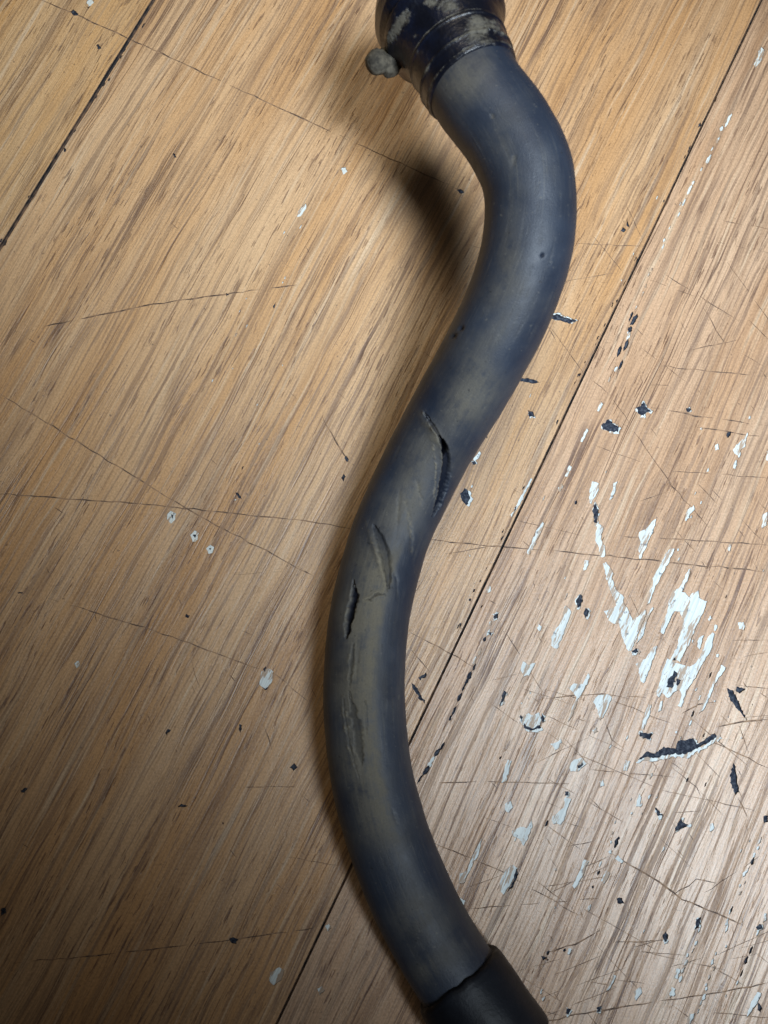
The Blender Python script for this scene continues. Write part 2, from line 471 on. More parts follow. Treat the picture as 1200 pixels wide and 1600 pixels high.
# rows of small flecks that follow the grain
def chain(a, b, n, ln, wd, dark=0.0, gap=0.35, side=2.0):
    a = np.array(a, float); b = np.array(b, float)
    t = (b - a) / np.hypot(*(b - a)); nn = np.array([-t[1], t[0]])
    for i in range(n):
        if rng.random() < gap: continue
        c = a + (b - a) * (i + rng.uniform(0.1, 0.9)) / n + nn * rng.normal(0, side)
        l = ln * rng.uniform(0.5, 1.4) / 2; w = wd * rng.uniform(0.5, 1.3) / 2
        p = [c - t * l, c - t * l * 0.3 + nn * w, c + t * l * 0.5 + nn * w * 0.8, c + t * l, c + t * l * 0.3 - nn * w, c - t * l * 0.6 - nn * w * 0.7]
        MARKS.append(('gouge' if rng.random() < dark else 'chip', ragged(p, 5, 0.5)))
chain((1145, 175), (1060, 330), 13, 14, 4.5, 0, 0.15, 1.2)
chain((1060, 330), (985, 500), 14, 9, 3, 0, 0.4, 2)
chain((992, 490), (950, 600), 8, 17, 6, 0.55, 0.1, 3)
chain((1040, 270), (960, 470), 10, 6, 2.5, 0, 0.6, 2)
chain((776, 958), (742, 1038), 8, 13, 4.5, 0.5, 0.1, 1.2)
chain((742, 1038), (700, 1130), 8, 17, 6.5, 0.72, 0.05, 1.2)
chain((690, 1165), (655, 1222), 6, 18, 6, 0.75, 0.0, 1.2)
chain((1195, 1300), (1150, 1400), 10, 11, 4, 0.1, 0.2, 2)
chain((1150, 1400), (1085, 1595), 18, 12, 4.5, 0.05, 0.2, 2)
chain((1200, 1420), (1150, 1540), 10, 13, 5, 0.1, 0.2, 2)
chain((1095, 1450), (1050, 1560), 9, 11, 4.5, 0.15, 0.25, 3)
chain((960, 1300), (915, 1420), 9, 13, 5, 0.1, 0.3, 3)
chain((1100, 760), (1040, 900), 8, 9, 3.5, 0, 0.5, 5)
chain((1020, 1210), (960, 1340), 8, 9, 3.5, 0.1, 0.4, 6)
chain((1130, 1010), (1010, 1280), 14, 10, 4, 0.1, 0.4, 5)
chain((870, 1480), (830, 1590), 6, 9, 4, 0.3, 0.3, 5)
chain((480, 320), (330, 610), 16, 7, 2.2, 0, 0.55, 14)
chain((440, 560), (330, 800), 14, 6, 2.2, 0.1, 0.6, 22)
for i in range(60):
    x, y = rng.uniform(720, 1195), rng.uniform(560, 1595)
    if x < 700 + max(0, (y - 1150)) * 0.45: continue
    chain((x, y), (x - 8, y + 17), 1, rng.uniform(4, 11), rng.uniform(2, 4), 0.25, 0, 1)
for i in range(3):
    chain((1190, 0), (660, 1092), 34, 9, 2.6, 1.0, 0.6, 1.6)
    chain((243, 0), (0, 388), 14, 9, 3.0, 1.0, 0.5, 2.0)
# --- dark gouges
gouge([(195, 205), (218, 188), (232, 250), (228, 332), (205, 332), (198, 260)], *C)
gouge([(735, 1290), (757, 1310), (722, 1415), (678, 1412), (690, 1350), (720, 1330)], *C)
gouge([(748, 1345), (778, 1358), (762, 1402), (742, 1390)], *C)
gouge([(450, 1165), (490, 1150), (500, 1180), (455, 1185)], *C)
for p in [
    [(772, 492), (800, 463), (830, 472), (860, 448), (900, 456), (910, 428), (962, 418), (977, 440), (1040, 398), (1047, 415), (990, 447), (940, 474), (905, 474), (870, 478), (830, 488), (800, 484)],
    [(1090, 497), (1101, 540), (1107, 590), (1095, 612), (1079, 570), (1076, 535)],
    [(1063, 255), (1085, 262), (1106, 300), (1137, 372), (1120, 352), (1090, 312), (1073, 290)],
    [(1098, 253), (1127, 260), (1116, 275), (1096, 272)],
    [(898, 712), (920, 678), (927, 694), (948, 704), (920, 714), (900, 724)],
    [(830, 638), (850, 660), (862, 668), (845, 674)],
    [(783, 400), (800, 404), (827, 403), (820, 427), (805, 422), (788, 417)],
    [(870, 1043), (880, 1070), (866, 1083), (858, 1055)],
    [(708, 940), (725, 934), (737, 956), (716, 957)],
    [(463, 1125), (487, 1128), (476, 1142)],
    [(968, 1005), (985, 1000), (980, 1030), (964, 1040)],
    [(1183, 675), (1200, 668), (1200, 695), (1186, 695)],
    [(1160, 1030), (1180, 1022), (1186, 1036), (1166, 1045)],
    [(1168, 1270), (1180, 1290), (1178, 1310), (1166, 1300)],
    [(345, 265), (355, 270), (348, 300), (330, 318), (338, 295)],
    [(40, 235), (58, 245), (90, 300), (95, 315), (78, 300), (55, 265)],
    [(70, 225), (95, 208), (98, 218), (78, 236)],
    [(395, 350), (402, 342), (408, 352), (402, 362)],
    [(408, 372), (438, 388), (462, 378), (470, 388), (440, 398), (410, 388)],
    [(468, 340), (478, 352), (474, 372), (468, 362)],
    [(583, 510), (604, 498), (606, 506), (590, 520)],
    [(388, 838), (394, 860), (376, 905), (352, 925), (374, 885)],
    [(543, 592), (556, 592), (556, 608), (546, 610)],
    [(550, 1290), (566, 1300), (556, 1318), (545, 1312)],
    [(645, 1290), (662, 1285), (660, 1308), (648, 1310)],
    [(705, 750), (720, 735), (722, 745), (710, 775), (700, 780)],
]: gouge(p, *R6)
for p in [
    [(572, 152), (602, 128), (644, 162), (640, 182), (602, 178), (576, 168)],
    [(703, 90), (722, 82), (735, 62), (745, 85), (768, 100), (745, 108), (738, 125), (712, 110)],
    [(298, 98), (320, 104), (327, 120), (302, 122)],
    [(45, 410), (62, 388), (76, 400), (87, 430), (72, 458), (52, 440)],
    [(892, 92), (905, 88), (912, 98), (903, 106), (893, 102)],
    [(1042, 185), (1062, 176), (1064, 188), (1048, 206)],
    [(84, 288), (100, 285), (108, 300), (96, 304)],
    [(140, 190), (150, 200), (145, 208)],
    [(170, 862), (190, 858), (186, 880), (172, 884)],
    [(148, 930), (168, 932), (160, 944)],
    [(480, 812), (496, 785), (508, 795), (500, 835), (486, 842)],
    [(505, 858), (516, 838), (530, 850), (526, 872), (512, 880)],
]: gouge(p, *R5)
for p in [[(860, 492), (872, 490), (885, 496), (905, 501), (890, 506), (872, 501), (860, 498)],
          [(810, 590), (825, 590), (848, 598), (830, 599), (812, 596)],
          [(988, 498), (996, 487), (998, 495), (990, 508), (983, 508)],
          [(108, 17), (114, 12), (125, 22), (121, 26), (112, 24)], [(149, 70), (154, 67), (160, 76), (154, 79)],
          [(134, 9), (140, 12), (138, 15)], [(269, 238), (275, 242), (277, 247), (271, 247)],
          [(266, 802), (272, 804), (269, 813)], [(300, 836), (306, 834), (305, 842)], [(326, 856), (331, 855), (329, 862)],
          [(366, 768), (374, 771), (380, 782), (372, 779)], [(714, 296), (720, 294), (726, 301), (720, 303)],
          [(536, 738), (541, 744), (537, 755), (532, 747)], [(355, 1466), (364, 1462), (375, 1467), (371, 1477), (362, 1476)],
          [(410, 1046), (416, 1040), (414, 1051)], [(406, 1072), (414, 1077), (422, 1072), (416, 1080)],
          [(26, 925), (37, 924), (36, 928), (27, 928)], [(290, 958), (298, 962), (294, 968), (288, 964)],
          [(347, 1284), (351, 1286), (348, 1290)], [(268, 1140), (262, 1146), (260, 1152), (257, 1145), (262, 1138)],
          [(374, 1128), (379, 1132), (376, 1148), (372, 1140)], [(30, 1236), (40, 1228), (46, 1232), (38, 1240), (33, 1240)],
          [(540, 710), (546, 718), (543, 724), (537, 716)], [(0, 1418), (10, 1416), (11, 1428), (0, 1434)],
          [(973, 354), (979, 359), (974, 364), (969, 360)], [(980, 340), (984, 356), (979, 354)],
          [(450, 1200), (460, 1190), (468, 1198), (458, 1206)], [(275, 1262), (283, 1255), (296, 1259), (288, 1262)],
          [(425, 478), (432, 470), (428, 484)], [(352, 456), (360, 460), (353, 465)]]: gouge(p, jit=0.5)
# --- scratches
for pts, w, br in [
    ([(65, 0), (115, 20), (200, 60), (320, 115), (435, 168), (570, 230), (720, 298)], 1.9, 0.10),
    ([(0, 615), (120, 690), (300, 800), (490, 900)], 1.9, 0.0),
    ([(0, 772), (230, 788), (480, 815), (548, 826)], 1.9, 0.0),
    ([(70, 510), (240, 475), (350, 460), (465, 445)], 2.0, 0.12),
    ([(75, 935), (140, 955), (240, 985), (405, 1045)], 1.6, 0.08),
    ([(425, 1050), (480, 1095)], 1.3, 0.1),
    ([(20, 1505), (180, 1490), (350, 1470), (490, 1450)], 1.8, 0.05),
    ([(660, 842), (780, 854), (880, 862), (1195, 893)], 1.9, 0.06),
    ([(650, 872), (780, 852)], 1.3, 0.15),
    ([(967, 837), (1060, 842), (1200, 852)], 1.6, 0.08),
    ([(1017, 637), (1100, 652), (1200, 665)], 2.2, 0.18),
    ([(1087, 667), (1200, 683)], 1.7, 0.2),
    ([(958, 625), (1050, 760), (1108, 825)], 1.4, 0.1),
    ([(1006, 733), (1200, 747)], 1.3, 0.2),
    ([(654, 1223), (760, 1221), (890, 1224)], 1.5, 0.06),
    ([(850, 1092), (930, 1084), (1010, 1090)], 1.6, 0.15),
    ([(950, 1330), (985, 1352), (1030, 1378), (1065, 1404), (1160, 1445)], 2.6, 0.0),
    ([(680, 1318), (780, 1360), (905, 1430)], 1.5, 0.12),
    ([(735, 1420), (830, 1412), (935, 1404)], 1.4, 0.15),
    ([(935, 1455), (900, 1474), (855, 1488)], 2.0, 0.12),
    ([(842, 1598), (900, 1585), (1005, 1568), (1130, 1550), (1200, 1535)], 2.3, 0.05),
    ([(958, 1472), (1045, 1470)], 1.5, 0.15),
    ([(1155, 1134), (1170, 1276 - 98)], 1.8, 0.0),
    ([(1152, 1245), (1168, 1278)], 2.0, 0.0),
    ([(1065, 1115), (1090, 1100), (1115, 1097)], 2.6, 0.0),
    ([(1120, 1136), (1160, 1128), (1200, 1124)], 2.6, 0.0),
    ([(960, 1096), (1050, 1130), (1085, 1148), (1140, 1170), (1200, 1200)], 1.7, 0.1),
    ([(945, 1127), (955, 1155), (975, 1170)], 1.3, 0.0),
    ([(1050, 1200), (1090, 1230), (1105, 1275)], 1.2, 0.1),
    ([(503, 650), (525, 690), (545, 722)], 2.0, 0.0),
    ([(1090, 755), (1120, 787)], 1.6, 0.0),
    ([(412, 1134), (425, 1172)], 1.8, 0.0),
    ([(300, 1034), (312, 1074)], 1.0, 0.0),
    ([(978, 320), (1005, 374)], 1.2, 0.0),
    ([(860, 512), (915, 585), (950, 615)], 1.2, 0.12),
    ([(1098, 480), (1135, 540)], 1.2, 0.0),
    ([(1170, 560 - 60), (1200, 530)], 1.2, 0.0),
    ([(1130, 345), (1200, 358)], 1.6, 0.2),
    ([(1120, 378), (1200, 395)], 1.7, 0.15),
    ([(1000, 430), (1100, 470), (1150, 500)], 1.4, 0.25),
    ([(1030, 572), (1200, 588)], 1.5, 0.2),
    ([(1070, 550), (1150, 532)], 1.2, 0.15),
    ([(985, 600), (1060, 603)], 1.3, 0.1),
    ([(640, 988), (700, 1018), (745, 1045)], 1.4, 0.05),
    ([(640, 1012), (672, 1050)], 1.4, 0.0),
    ([(365, 898), (455, 892)], 1.0, 0.1),
    ([(450, 1340), (530, 1352)], 1.1, 0.1),
    ([(375, 1230), (480, 1228)], 1.0, 0.15),
    ([(1150, 1070), (1200, 1076)], 1.3, 0.1), ([(1010, 1000), (1200, 1000)], 1.2, 0.2),
    ([(1100, 1395), (1200, 1330)], 1.2, 0.2), ([(1050, 1400), (1090, 1375), (1120, 1380)], 1.4, 0.1),
    ([(990, 1480), (1035, 1468)], 1.6, 0.0), ([(1050, 1570), (1090, 1600)], 1.6, 0.0),
    ([(1100, 1580), (1200, 1590)], 1.6, 0.1),
]:
    ribbon(pts, w, broken=br)
for i in range(190):
    if rng.random() < 0.68: x, y = rng.uniform(640, 1195), rng.uniform(480, 1590)
    else: x, y = rng.uniform(5, 560), rng.uniform(250, 1590)
    a = math.radians(rng.normal(55, 14)); l = rng.uniform(5, 18)
    ribbon([(x, y), (x + l * math.cos(a), y + l * math.sin(a))], rng.uniform(0.9, 1.6), 'hair', 0.2, step=6)
for i in range(75):
    x, y = rng.uniform(700, 1195), rng.uniform(350, 1590) if i < 30 else rng.uniform(1050, 1590)
    a = math.radians(rng.choice([8, 30, -18, 55]) + rng.normal(0, 7)); l = rng.uniform(40, 150)
    ribbon([(x, y), (x + l * math.cos(a), y + l * math.sin(a))], rng.uniform(0.8, 1.2), 'hair', 0.5, broken=0.15)

DEPTH = {'chip': 0.00032, 'gouge': 0.0006, 'scratch': 0.00016, 'hair': 0.00010}
PRI = {'gouge': 3, 'scratch': 2, 'hair': 1, 'chip': 2.5}
MAT = {'chip': M_CHIP, 'gouge': M_GOUGE, 'scratch': M_SCR, 'hair': M_SCR}

def build_boards():
    GAP, BEV = 0.00062, 0.00022
    boards = []
    spec = [(vA - 1.0 * WID, vA, W_LEFT, 0.0006), (vA, vB, W_MID, 0.0), (vB, vB + WID, W_RIGHT, 0.0)]
    verts, faces, kinds = [], [], []
    MM = 1000.0
    for (a, b, m, ex) in spec:
        a2, b2 = a + GAP / 2 + BEV, b - GAP / 2 - BEV - ex
        base = len(verts)
        for (u, v) in ((L0, a2), (L1, a2), (L1, b2), (L0, b2)):
            p = uv(u, v) * MM
            verts.append(Vector((p[0], p[1])))
        f = [base, base + 1, base + 2, base + 3]
        faces.append(f[::-1]); kinds.append('board')
    for k, poly in MARKS:
        base = len(verts)
        pts = [at(x, y)[:2] * MM for x, y in poly]
        ar = sum(pts[i - 1][0] * pts[i][1] - pts[i][0] * pts[i - 1][1] for i in range(len(pts)))
        for p in pts: verts.append(Vector((p[0], p[1])))
        f = list(range(base, base + len(pts)))
        faces.append(f if ar > 0 else f[::-1]); kinds.append(k)
    # board faces counter clockwise too
    for i in range(3):
        f = faces[i]; ar = sum(verts[f[j - 1]].cross(verts[f[j]]) for j in range(4))
        if ar < 0: faces[i] = f[::-1]
    edges = [(f[j - 1], f[j]) for f in faces for j in range(len(f))]
    V, E, Fc, ov, oe, of = delaunay_2d_cdt(verts, edges, [], 0, 1e-5)
    V = np.array([(v.x, v.y) for v in V]) / MM
    Fc = [list(f) for f in Fc]
    cen = np.array([V[f].mean(0) for f in Fc])
    cv_ = cen @ gnor
    bidx = np.full(len(Fc), -1)
    for i, (a, b, m, ex) in enumerate(spec):
        bidx[(cv_ > a + GAP / 2 + BEV) & (cv_ < b - GAP / 2 - BEV - ex)] = i
    best = np.full(len(Fc), -1); bestp = np.full(len(Fc), -1.0)
    for mi in range(3, len(faces)):
        P = np.array([(verts[i].x, verts[i].y) for i in faces[mi]]) / MM
        lo, hi = P.min(0), P.max(0)
        c = np.where((cen >= lo).all(1) & (cen <= hi).all(1))[0]
        if not len(c): continue
        x, y = cen[c, 0], cen[c, 1]
        ins = np.zeros(len(c), bool)
        for j in range(len(P)):
            (x0, y0), (x1, y1) = P[j - 1], P[j]
            if y0 == y1: continue
            ins ^= ((y0 > y) != (y1 > y)) & (x < (x1 - x0) * (y - y0) / (y1 - y0) + x0)
        c = c[ins]
        p = PRI[kinds[mi]] + mi * 1e-5
        c = c[bestp[c] < p]
        best[c] = mi; bestp[c] = p
    owner = [(int(a), int(b)) if a >= 0 else (-1, -1) for a, b in zip(bidx, best)]
    edge_of = {}
    for fi, tri in enumerate(Fc):
        for j in range(len(tri)):
            edge_of[(tri[j], tri[(j + 1) % len(tri)])] = fi
    groups = {}
    for fi, ow in enumerate(owner):
        if ow[0] >= 0: groups.setdefault(ow, []).append(fi)
    def depth(ow): return 0.0 if ow[1] < 0 else DEPTH[kinds[ow[1]]]
    tops = {}
    for bi, (a, b, m, ex) in enumerate(spec):
        vs, fs, idx = [], [], {}
        for fi in groups.get((bi, -1), []):
            t = []
            for v in Fc[fi]:
                if v not in idx: idx[v] = len(vs); vs.append((V[v][0], V[v][1], 0.0))
                t.append(idx[v])
            fs.append(t)
        nt = len(fs)
        # bevelled edge, sides and underside
        a2, b2 = a + GAP / 2 + BEV, b - GAP / 2 - BEV - ex
        a1, b1 = a + GAP / 2, b - GAP / 2 - ex
        r = len(vs)
        for (va, vb, z) in ((a2, b2, 0.0), (a1, b1, -BEV), (a1, b1, -BOARD_T)):
            for (u, v) in ((L0, va), (L1, va), (L1, vb), (L0, vb)):
                p = uv(u, v); vs.append((p[0], p[1], z))
        for lv in (0, 4):
            for j in range(4):
                k = (j + 1) % 4
                fs.append((r + lv + j, r + lv + k, r + lv + 4 + k, r + lv + 4 + j))
        fs.append((r + 8, r + 9, r + 10, r + 11))
        o = mesh_obj('plank', vs, fs, [m, M_SEAM], floor, [0] * nt + [1] * (len(fs) - nt))
        boards.append(o)
    small = {}
    for (bi, mi), fl in groups.items():
        if mi < 0: continue
        k = kinds[mi]; d = DEPTH[k]
        vs, fs, mx, idx = [], [], [], {}
        def vid(v, z):
            key = (v, z)
            if key not in idx: idx[key] = len(vs); vs.append((V[v][0], V[v][1], z))
            return idx[key]
        area = 0
        for fi in fl:
            tri = Fc[fi]
            fs.append([vid(v, -d) for v in tri]); mx.append(0)
            p = V[tri]
            area += abs(np.cross(p[1] - p[0], p[2] - p[0])) / 2
            for j in range(len(tri)):
                e0, e1 = tri[j], tri[(j + 1) % len(tri)]
                nb = edge_of.get((e1, e0))
                no = owner[nb] if nb is not None else (bi, -1)
                if no == (bi, mi): continue
                dn = depth(no)
                if dn < d - 1e-7:
                    fs.append([vid(e1, -d), vid(e0, -d), vid(e0, -dn), vid(e1, -dn)]); mx.append(1)
        if k == 'hair' or area < 2.2e-6:
            small.setdefault((bi, k), []).append((vs, fs, mx)); continue
        nm = {'chip': 'white_chip', 'gouge': 'dark_gouge', 'scratch': 'scratch'}[k]
        mesh_obj(nm, vs, fs, [MAT[k], M_EDGE if k != 'scratch' else M_SCR], boards[bi], mx)
    for (bi, k), lst in small.items():
        vs, fs, mx = [], [], []
        for a, b, c in lst:
            o = len(vs); vs += a; fs += [[i + o for i in f] for f in b]; mx += c
        nm = {'chip': 'small_white_flecks', 'gouge': 'small_dark_pits', 'scratch': 'fine_scratches', 'hair': 'hairline_scratches'}[k]
        o = mesh_obj(nm, vs, fs, [MAT[k], M_EDGE if k in ('chip', 'gouge') else M_SCR], boards[bi], mx)
        o['kind'] = 'stuff'
    return boards
boards = build_boards()

# ------------------------------------------------------------------ the hose
def catmull(P, n):
    P = np.array(P, float)
    seg = np.linalg.norm(np.diff(P, axis=0), axis=1) ** 0.5
    t = np.concatenate([[0], np.cumsum(seg)])
    m = np.zeros_like(P)
    m[1:-1] = (P[2:] - P[:-2]) / (t[2:] - t[:-2])[:, None]
    m[0] = (P[1] - P[0]) / (t[1] - t[0]); m[-1] = (P[-1] - P[-2]) / (t[-1] - t[-2])
    tt = np.linspace(0, t[-1], n * 4)
    i = np.clip(np.searchsorted(t, tt, 'right') - 1, 0, len(P) - 2)
    h = (t[i + 1] - t[i])[:, None]; s = ((tt - t[i]) / (t[i + 1] - t[i]))[:, None]
    C_ = (2 * s**3 - 3 * s**2 + 1) * P[i] + (s**3 - 2 * s**2 + s) * h * m[i] + (-2 * s**3 + 3 * s**2) * P[i + 1] + (s**3 - s**2) * h * m[i + 1]
    L = np.concatenate([[0], np.cumsum(np.linalg.norm(np.diff(C_, axis=0)[:, :3], axis=1))])
    uu = np.linspace(0, L[-1], n)
    return np.stack([np.interp(uu, L, C_[:, k]) for k in range(C_.shape[1])], 1), uu

# px, py, centre height (mm), radius (mm)
CL = [(632, -80, 52, 16.4), (690, 36, 66, 16.4), (741, 137, 72.5, 16.4), (792, 206, 72.5, 16.3), (822, 268, 71.0, 16.2), (829, 330, 68, 16.1),
      (821, 400, 64, 16.1), (797, 472, 57.5, 16.1), (765, 540, 49, 16.1), (729, 605, 39, 16.1), (673, 702, 25.5, 15.9), (625, 800, 18, 15.6),
      (602, 862, 16.4, 15.5), (578, 960, 15.8, 15.4), (569, 1080, 15.8, 15.5), (579, 1200, 15.8, 15.5), (604, 1300, 15.8, 15.6),
      (643, 1400, 15.8, 15.7), (685, 1480, 15.9, 15.7), (732, 1553, 16.5, 15.7), (790, 1640, 17.5, 15.7)]
CP = [np.concatenate([at(x, y, z / 1000), [r / 1000]]) for x, y, z, r in CL]
NP = 1500
PATH, SL = catmull(CP, NP)
def frames(P):
    T = np.gradient(P, axis=0); T /= np.linalg.norm(T, axis=1)[:, None]
    up = np.array([0, 0, 1.0])
    S = np.cross(T, up); S /= np.linalg.norm(S, axis=1)[:, None]
    U = np.cross(S, T)
    return T, S, U
PT, PS, PU = frames(PATH[:, :3])

def vnoise(P, freq, seed):
    """cheap smooth noise: sum of random plane waves"""
    r = np.random.default_rng(seed); out = 0
    for i in range(14):
        k = r.normal(0, freq, 3); out = out + np.sin(P @ k + r.uniform(0, 6.28))
    return out / 14 ** 0.5

def poly_dist(px, pts):
    """distance to a polyline and the signed side and parameter 0..1"""
    pts = np.array(pts, float)
    best = np.full(len(px), 1e9); side = np.zeros(len(px)); par = np.zeros(len(px))
    L = np.concatenate([[0], np.cumsum(np.hypot(*np.diff(pts, axis=0).T))])
    for i in range(len(pts) - 1):
        a, b = pts[i], pts[i + 1]; ab = b - a
        t = np.clip(((px - a) @ ab) / (ab @ ab), 0, 1)
        q = px - (a + t[:, None] * ab)
        d = np.hypot(q[:, 0], q[:, 1])
        k = d < best
        best[k] = d[k]; side[k] = np.sign(ab[0] * q[k, 1] - ab[1] * q[k, 0]); par[k] = (L[i] + t[k] * (L[i + 1] - L[i])) / L[-1]
    return best, side, par

def sweep(name, i0, i1, rfun, nseg, mat, parent, shape=None, step=1, caps=True):
    ids = np.arange(i0, i1, step)
    n = len(ids)
    th = np.linspace(0, 2 * np.pi, nseg, endpoint=False)
    c = PATH[ids, :3]
    R = rfun(ids)
    nrm = np.cos(th)[None, :, None] * PS[ids][:, None, :] + np.sin(th)[None, :, None] * PU[ids][:, None, :]
    P = (c[:, None, :] + R[:, None, None] * nrm).reshape(-1, 3)
    N = nrm.reshape(-1, 3)
    at_ = {}
    if shape: P, at_ = shape(P, N, np.repeat(ids, nseg))
    f = []
    I = np.arange(n * nseg).reshape(n, nseg)
    A = I[:-1]; B = I[1:]
    q = np.stack([A, np.roll(A, -1, 1), np.roll(B, -1, 1), B], -1).reshape(-1, 4)
    me = bpy.data.meshes.new(name)
    nv = len(P); nq = len(q)
    loops = q.reshape(-1)
    starts = np.arange(nq) * 4
    if caps:
        loops = np.concatenate([loops, I[0][::-1], I[-1]])
        starts = np.concatenate([starts, [nq * 4, nq * 4 + nseg]])
    me.vertices.add(nv); me.loops.add(len(loops)); me.polygons.add(len(starts))
    me.vertices.foreach_set('co', P.astype(np.float32).ravel())
    me.loops.foreach_set('vertex_index', loops.astype(np.int32))
    me.polygons.foreach_set('loop_start', starts.astype(np.int32))
    me.polygons.foreach_set('use_smooth', np.ones(len(starts), bool))
    me.materials.append(mat)
    me.update(calc_edges=True); me.validate()
    o = bpy.data.objects.new(name, me); COL.objects.link(o); o.parent = parent
    at_['along'] = np.repeat(SL[ids], nseg)
    at_['around'] = np.tile(np.abs(np.linspace(-1, 1, nseg)) * 0.05, n)
    for k, v in at_.items():
        a = me.attributes.new(k, 'FLOAT', 'POINT'); a.data.foreach_set('value', v.astype(np.float32))
    return o

hose = bpy.data.objects.new('rubber_hose', None)
hose['label'] = 'S-bent dusty dark rubber hose with gashes and a muddy collar, lying on wooden boards'
hose['category'] = 'hose'
COL.objects.link(hose)

# position along the path closest to a photo pixel
PPX = project(PATH[:, :3])
def idx_at(x, y): return int(np.argmin(np.hypot(PPX[:, 0] - x, PPX[:, 1] - y)))
I_COL = idx_at(738, 133)
I_SLV = idx_at(716, 1529)

def blob(px, cx, cy, a, b, ang):
    c, s = math.cos(math.radians(ang)), math.sin(math.radians(ang))
    x = (px[:, 0] - cx); y = (px[:, 1] - cy)
    u = (x * c + y * s) / a; v = (-x * s + y * c) / b
    return np.exp(-(u * u + v * v))

def hose_shape(P, N, ids):
    px = project(P)
    view = EYE - P; view /= np.linalg.norm(view, axis=1)[:, None]
    vis = np.clip(np.sum(N * view, 1) * 4, 0, 1)
    disp = 0.00012 * vnoise(P, 90, 1) + 0.00005 * vnoise(P, 420, 2)
    gash = np.zeros(len(P)); lip = np.zeros(len(P)); mud = np.zeros(len(P))
    wob = vnoise(P, 900, 5); wf = vnoise(P, 2600, 6)
    def groove(pts, w, dep, g=1.0, lipw=0, liph=0, lipc=0, lipside=0, jag=0.25):
        nonlocal disp, gash, lip
        d, sd, t = poly_dist(px, pts)
        d = np.abs(d + 0.9 * wob + 0.5 * wf)
        tp = np.clip(np.sin(np.pi * np.clip(t, 0, 1)), 0.0, 1) ** 0.6 * np.clip(1 + jag * wob, 0.3, 1.6)
        ww = np.maximum(w * tp, 0.2)
        k = np.clip(1.5 - d / ww, 0, 1); k = k * k * (3 - 2 * k)
        disp = disp - dep * k * vis
        gash = np.maximum(gash, g * np.clip(k * 1.5 - 0.3, 0, 1) * vis)
        if lipw:
            e = np.exp(-((d - ww * 1.2) / lipw) ** 2) * tp * np.clip(0.8 + 0.5 * wf, 0, 1.2)
            if lipside: e = e * (sd == lipside)
            disp = disp + liph * e * vis
            lip = np.maximum(lip, lipc * e * vis)
    # upper gash: dark slot under a lifted tongue of rubber
    groove([(686, 680), (694, 700), (698, 722), (695, 752), (686, 785), (675, 808)], 6.0, 0.0016, 0.85, 2.2, 0.0003, 0.45, 1)
    groove([(692, 686), (695, 702), (693, 716)], 4.2, 0.0036, 1.0, 0, 0, 0, 0, 0.5)
    groove([(660, 640), (668, 652), (678, 668), (692, 690)], 2.2, 0.0008, 0.7, 3.0, 0.0005, 0.45, 1, 0.6)
    bl = blob(px, 674, 672, 26, 7, 58) * np.clip(0.9 + 0.35 * wob, 0, 1.3)
    lip = np.maximum(lip, 0.60 * bl * vis); disp = disp + 0.0007 * bl * vis
    d, sd, t = poly_dist(px, [(671, 672), (677, 700), (681, 725), (680, 755), (676, 795)])
    e = np.exp(-(np.abs(d + 0.8 * wob) / 1.7) ** 2) * np.sin(np.pi * t) * np.clip(0.7 + 0.6 * wf, 0, 1)
    lip = np.maximum(lip, 0.85 * e * vis); disp = disp + 0.0002 * e * vis
    # second tear: lens-shaped flap, torn lower edge and slot
    d, sd, t = poly_dist(px, [(572, 815), (580, 842), (592, 876), (603, 914), (600, 930)])
    tp = np.clip(np.sin(np.pi * np.clip(t, 0.02, 0.98)), 0, 1) ** 0.5
    dd = np.abs(d + 0.9 * wob)
    e = np.exp(-(dd / 2.2) ** 2) * tp * np.clip(0.75 + 0.5 * wf, 0, 1)
    lip = np.maximum(lip, 0.75 * e * vis); disp = disp + 0.0004 * np.exp(-(d / 4.5) ** 2) * tp * vis
    groove([(582, 818), (594, 843), (602, 868), (607, 895), (607, 922)], 6.5, 0.0011, 0.42, 0, 0, 0, 0, 0.3)
    lip = np.maximum(lip, 0.35 * blob(px, 594, 866, 34, 6, 68) * vis * np.clip(0.7 + 0.6 * wob, 0, 1))
    groove([(602, 930), (590, 927), (578, 936), (563, 938)], 1.8, 0.0006, 0.5, 2.0, 0.0002, 0.5, 0, 0.8)
    groove([(553, 906), (553, 930), (548, 960), (541, 998)], 5.5, 0.0016, 0.95, 2.0, 0.0001, 0.28, 0, 0.5)
    # pale nicks
    for pts, c in [([(632, 780), (639, 806), (643, 832), (642, 870)], 0.62), ([(650, 748), (655, 768), (659, 792)], 0.40),
                   ([(612, 880), (620, 905), (622, 940)], 0.22), ([(800, 262), (806, 240)], 0.25), ([(768, 176), (770, 186)], 0.25),
                   ([(625, 760), (622, 800), (618, 850)], 0.22), ([(560, 1010), (556, 1060)], 0.2), ([(612, 1262), (622, 1290)], 0.2)]:
        d, sd, t = poly_dist(px, pts)
        e = np.exp(-(np.abs(d + 1.2 * wob) / 2.8) ** 2) * np.clip(np.sin(np.pi * t), 0, 1) ** 0.5
        lip = np.maximum(lip, c * e * vis * np.clip(0.6 + 0.6 * wf, 0, 1)); disp = disp - 0.0002 * e * vis
    # long scrape further down
    groove([(546, 1080), (550, 1110), (556, 1145), (566, 1195)], 6.5, 0.0005, 0.40, 3.0, 0.0001, 0.30, 0, 1.0)
    groove([(552, 1005), (549, 1035), (546, 1075)], 3.0, 0.0003, 0.30, 3.0, 0.0001, 0.20, 0, 1.0)
    groove([(535, 1080), (539, 1120), (546, 1165), (562, 1220)], 2.2, 0.0002, 0.0, 2.0, 0.0002, 0.42, 0, 1.0)
    groove([(570, 1090), (572, 1120), (573, 1150)], 2.2, 0.0002, 0.2, 2.0, 0.0001, 0.2, 0, 1.0)
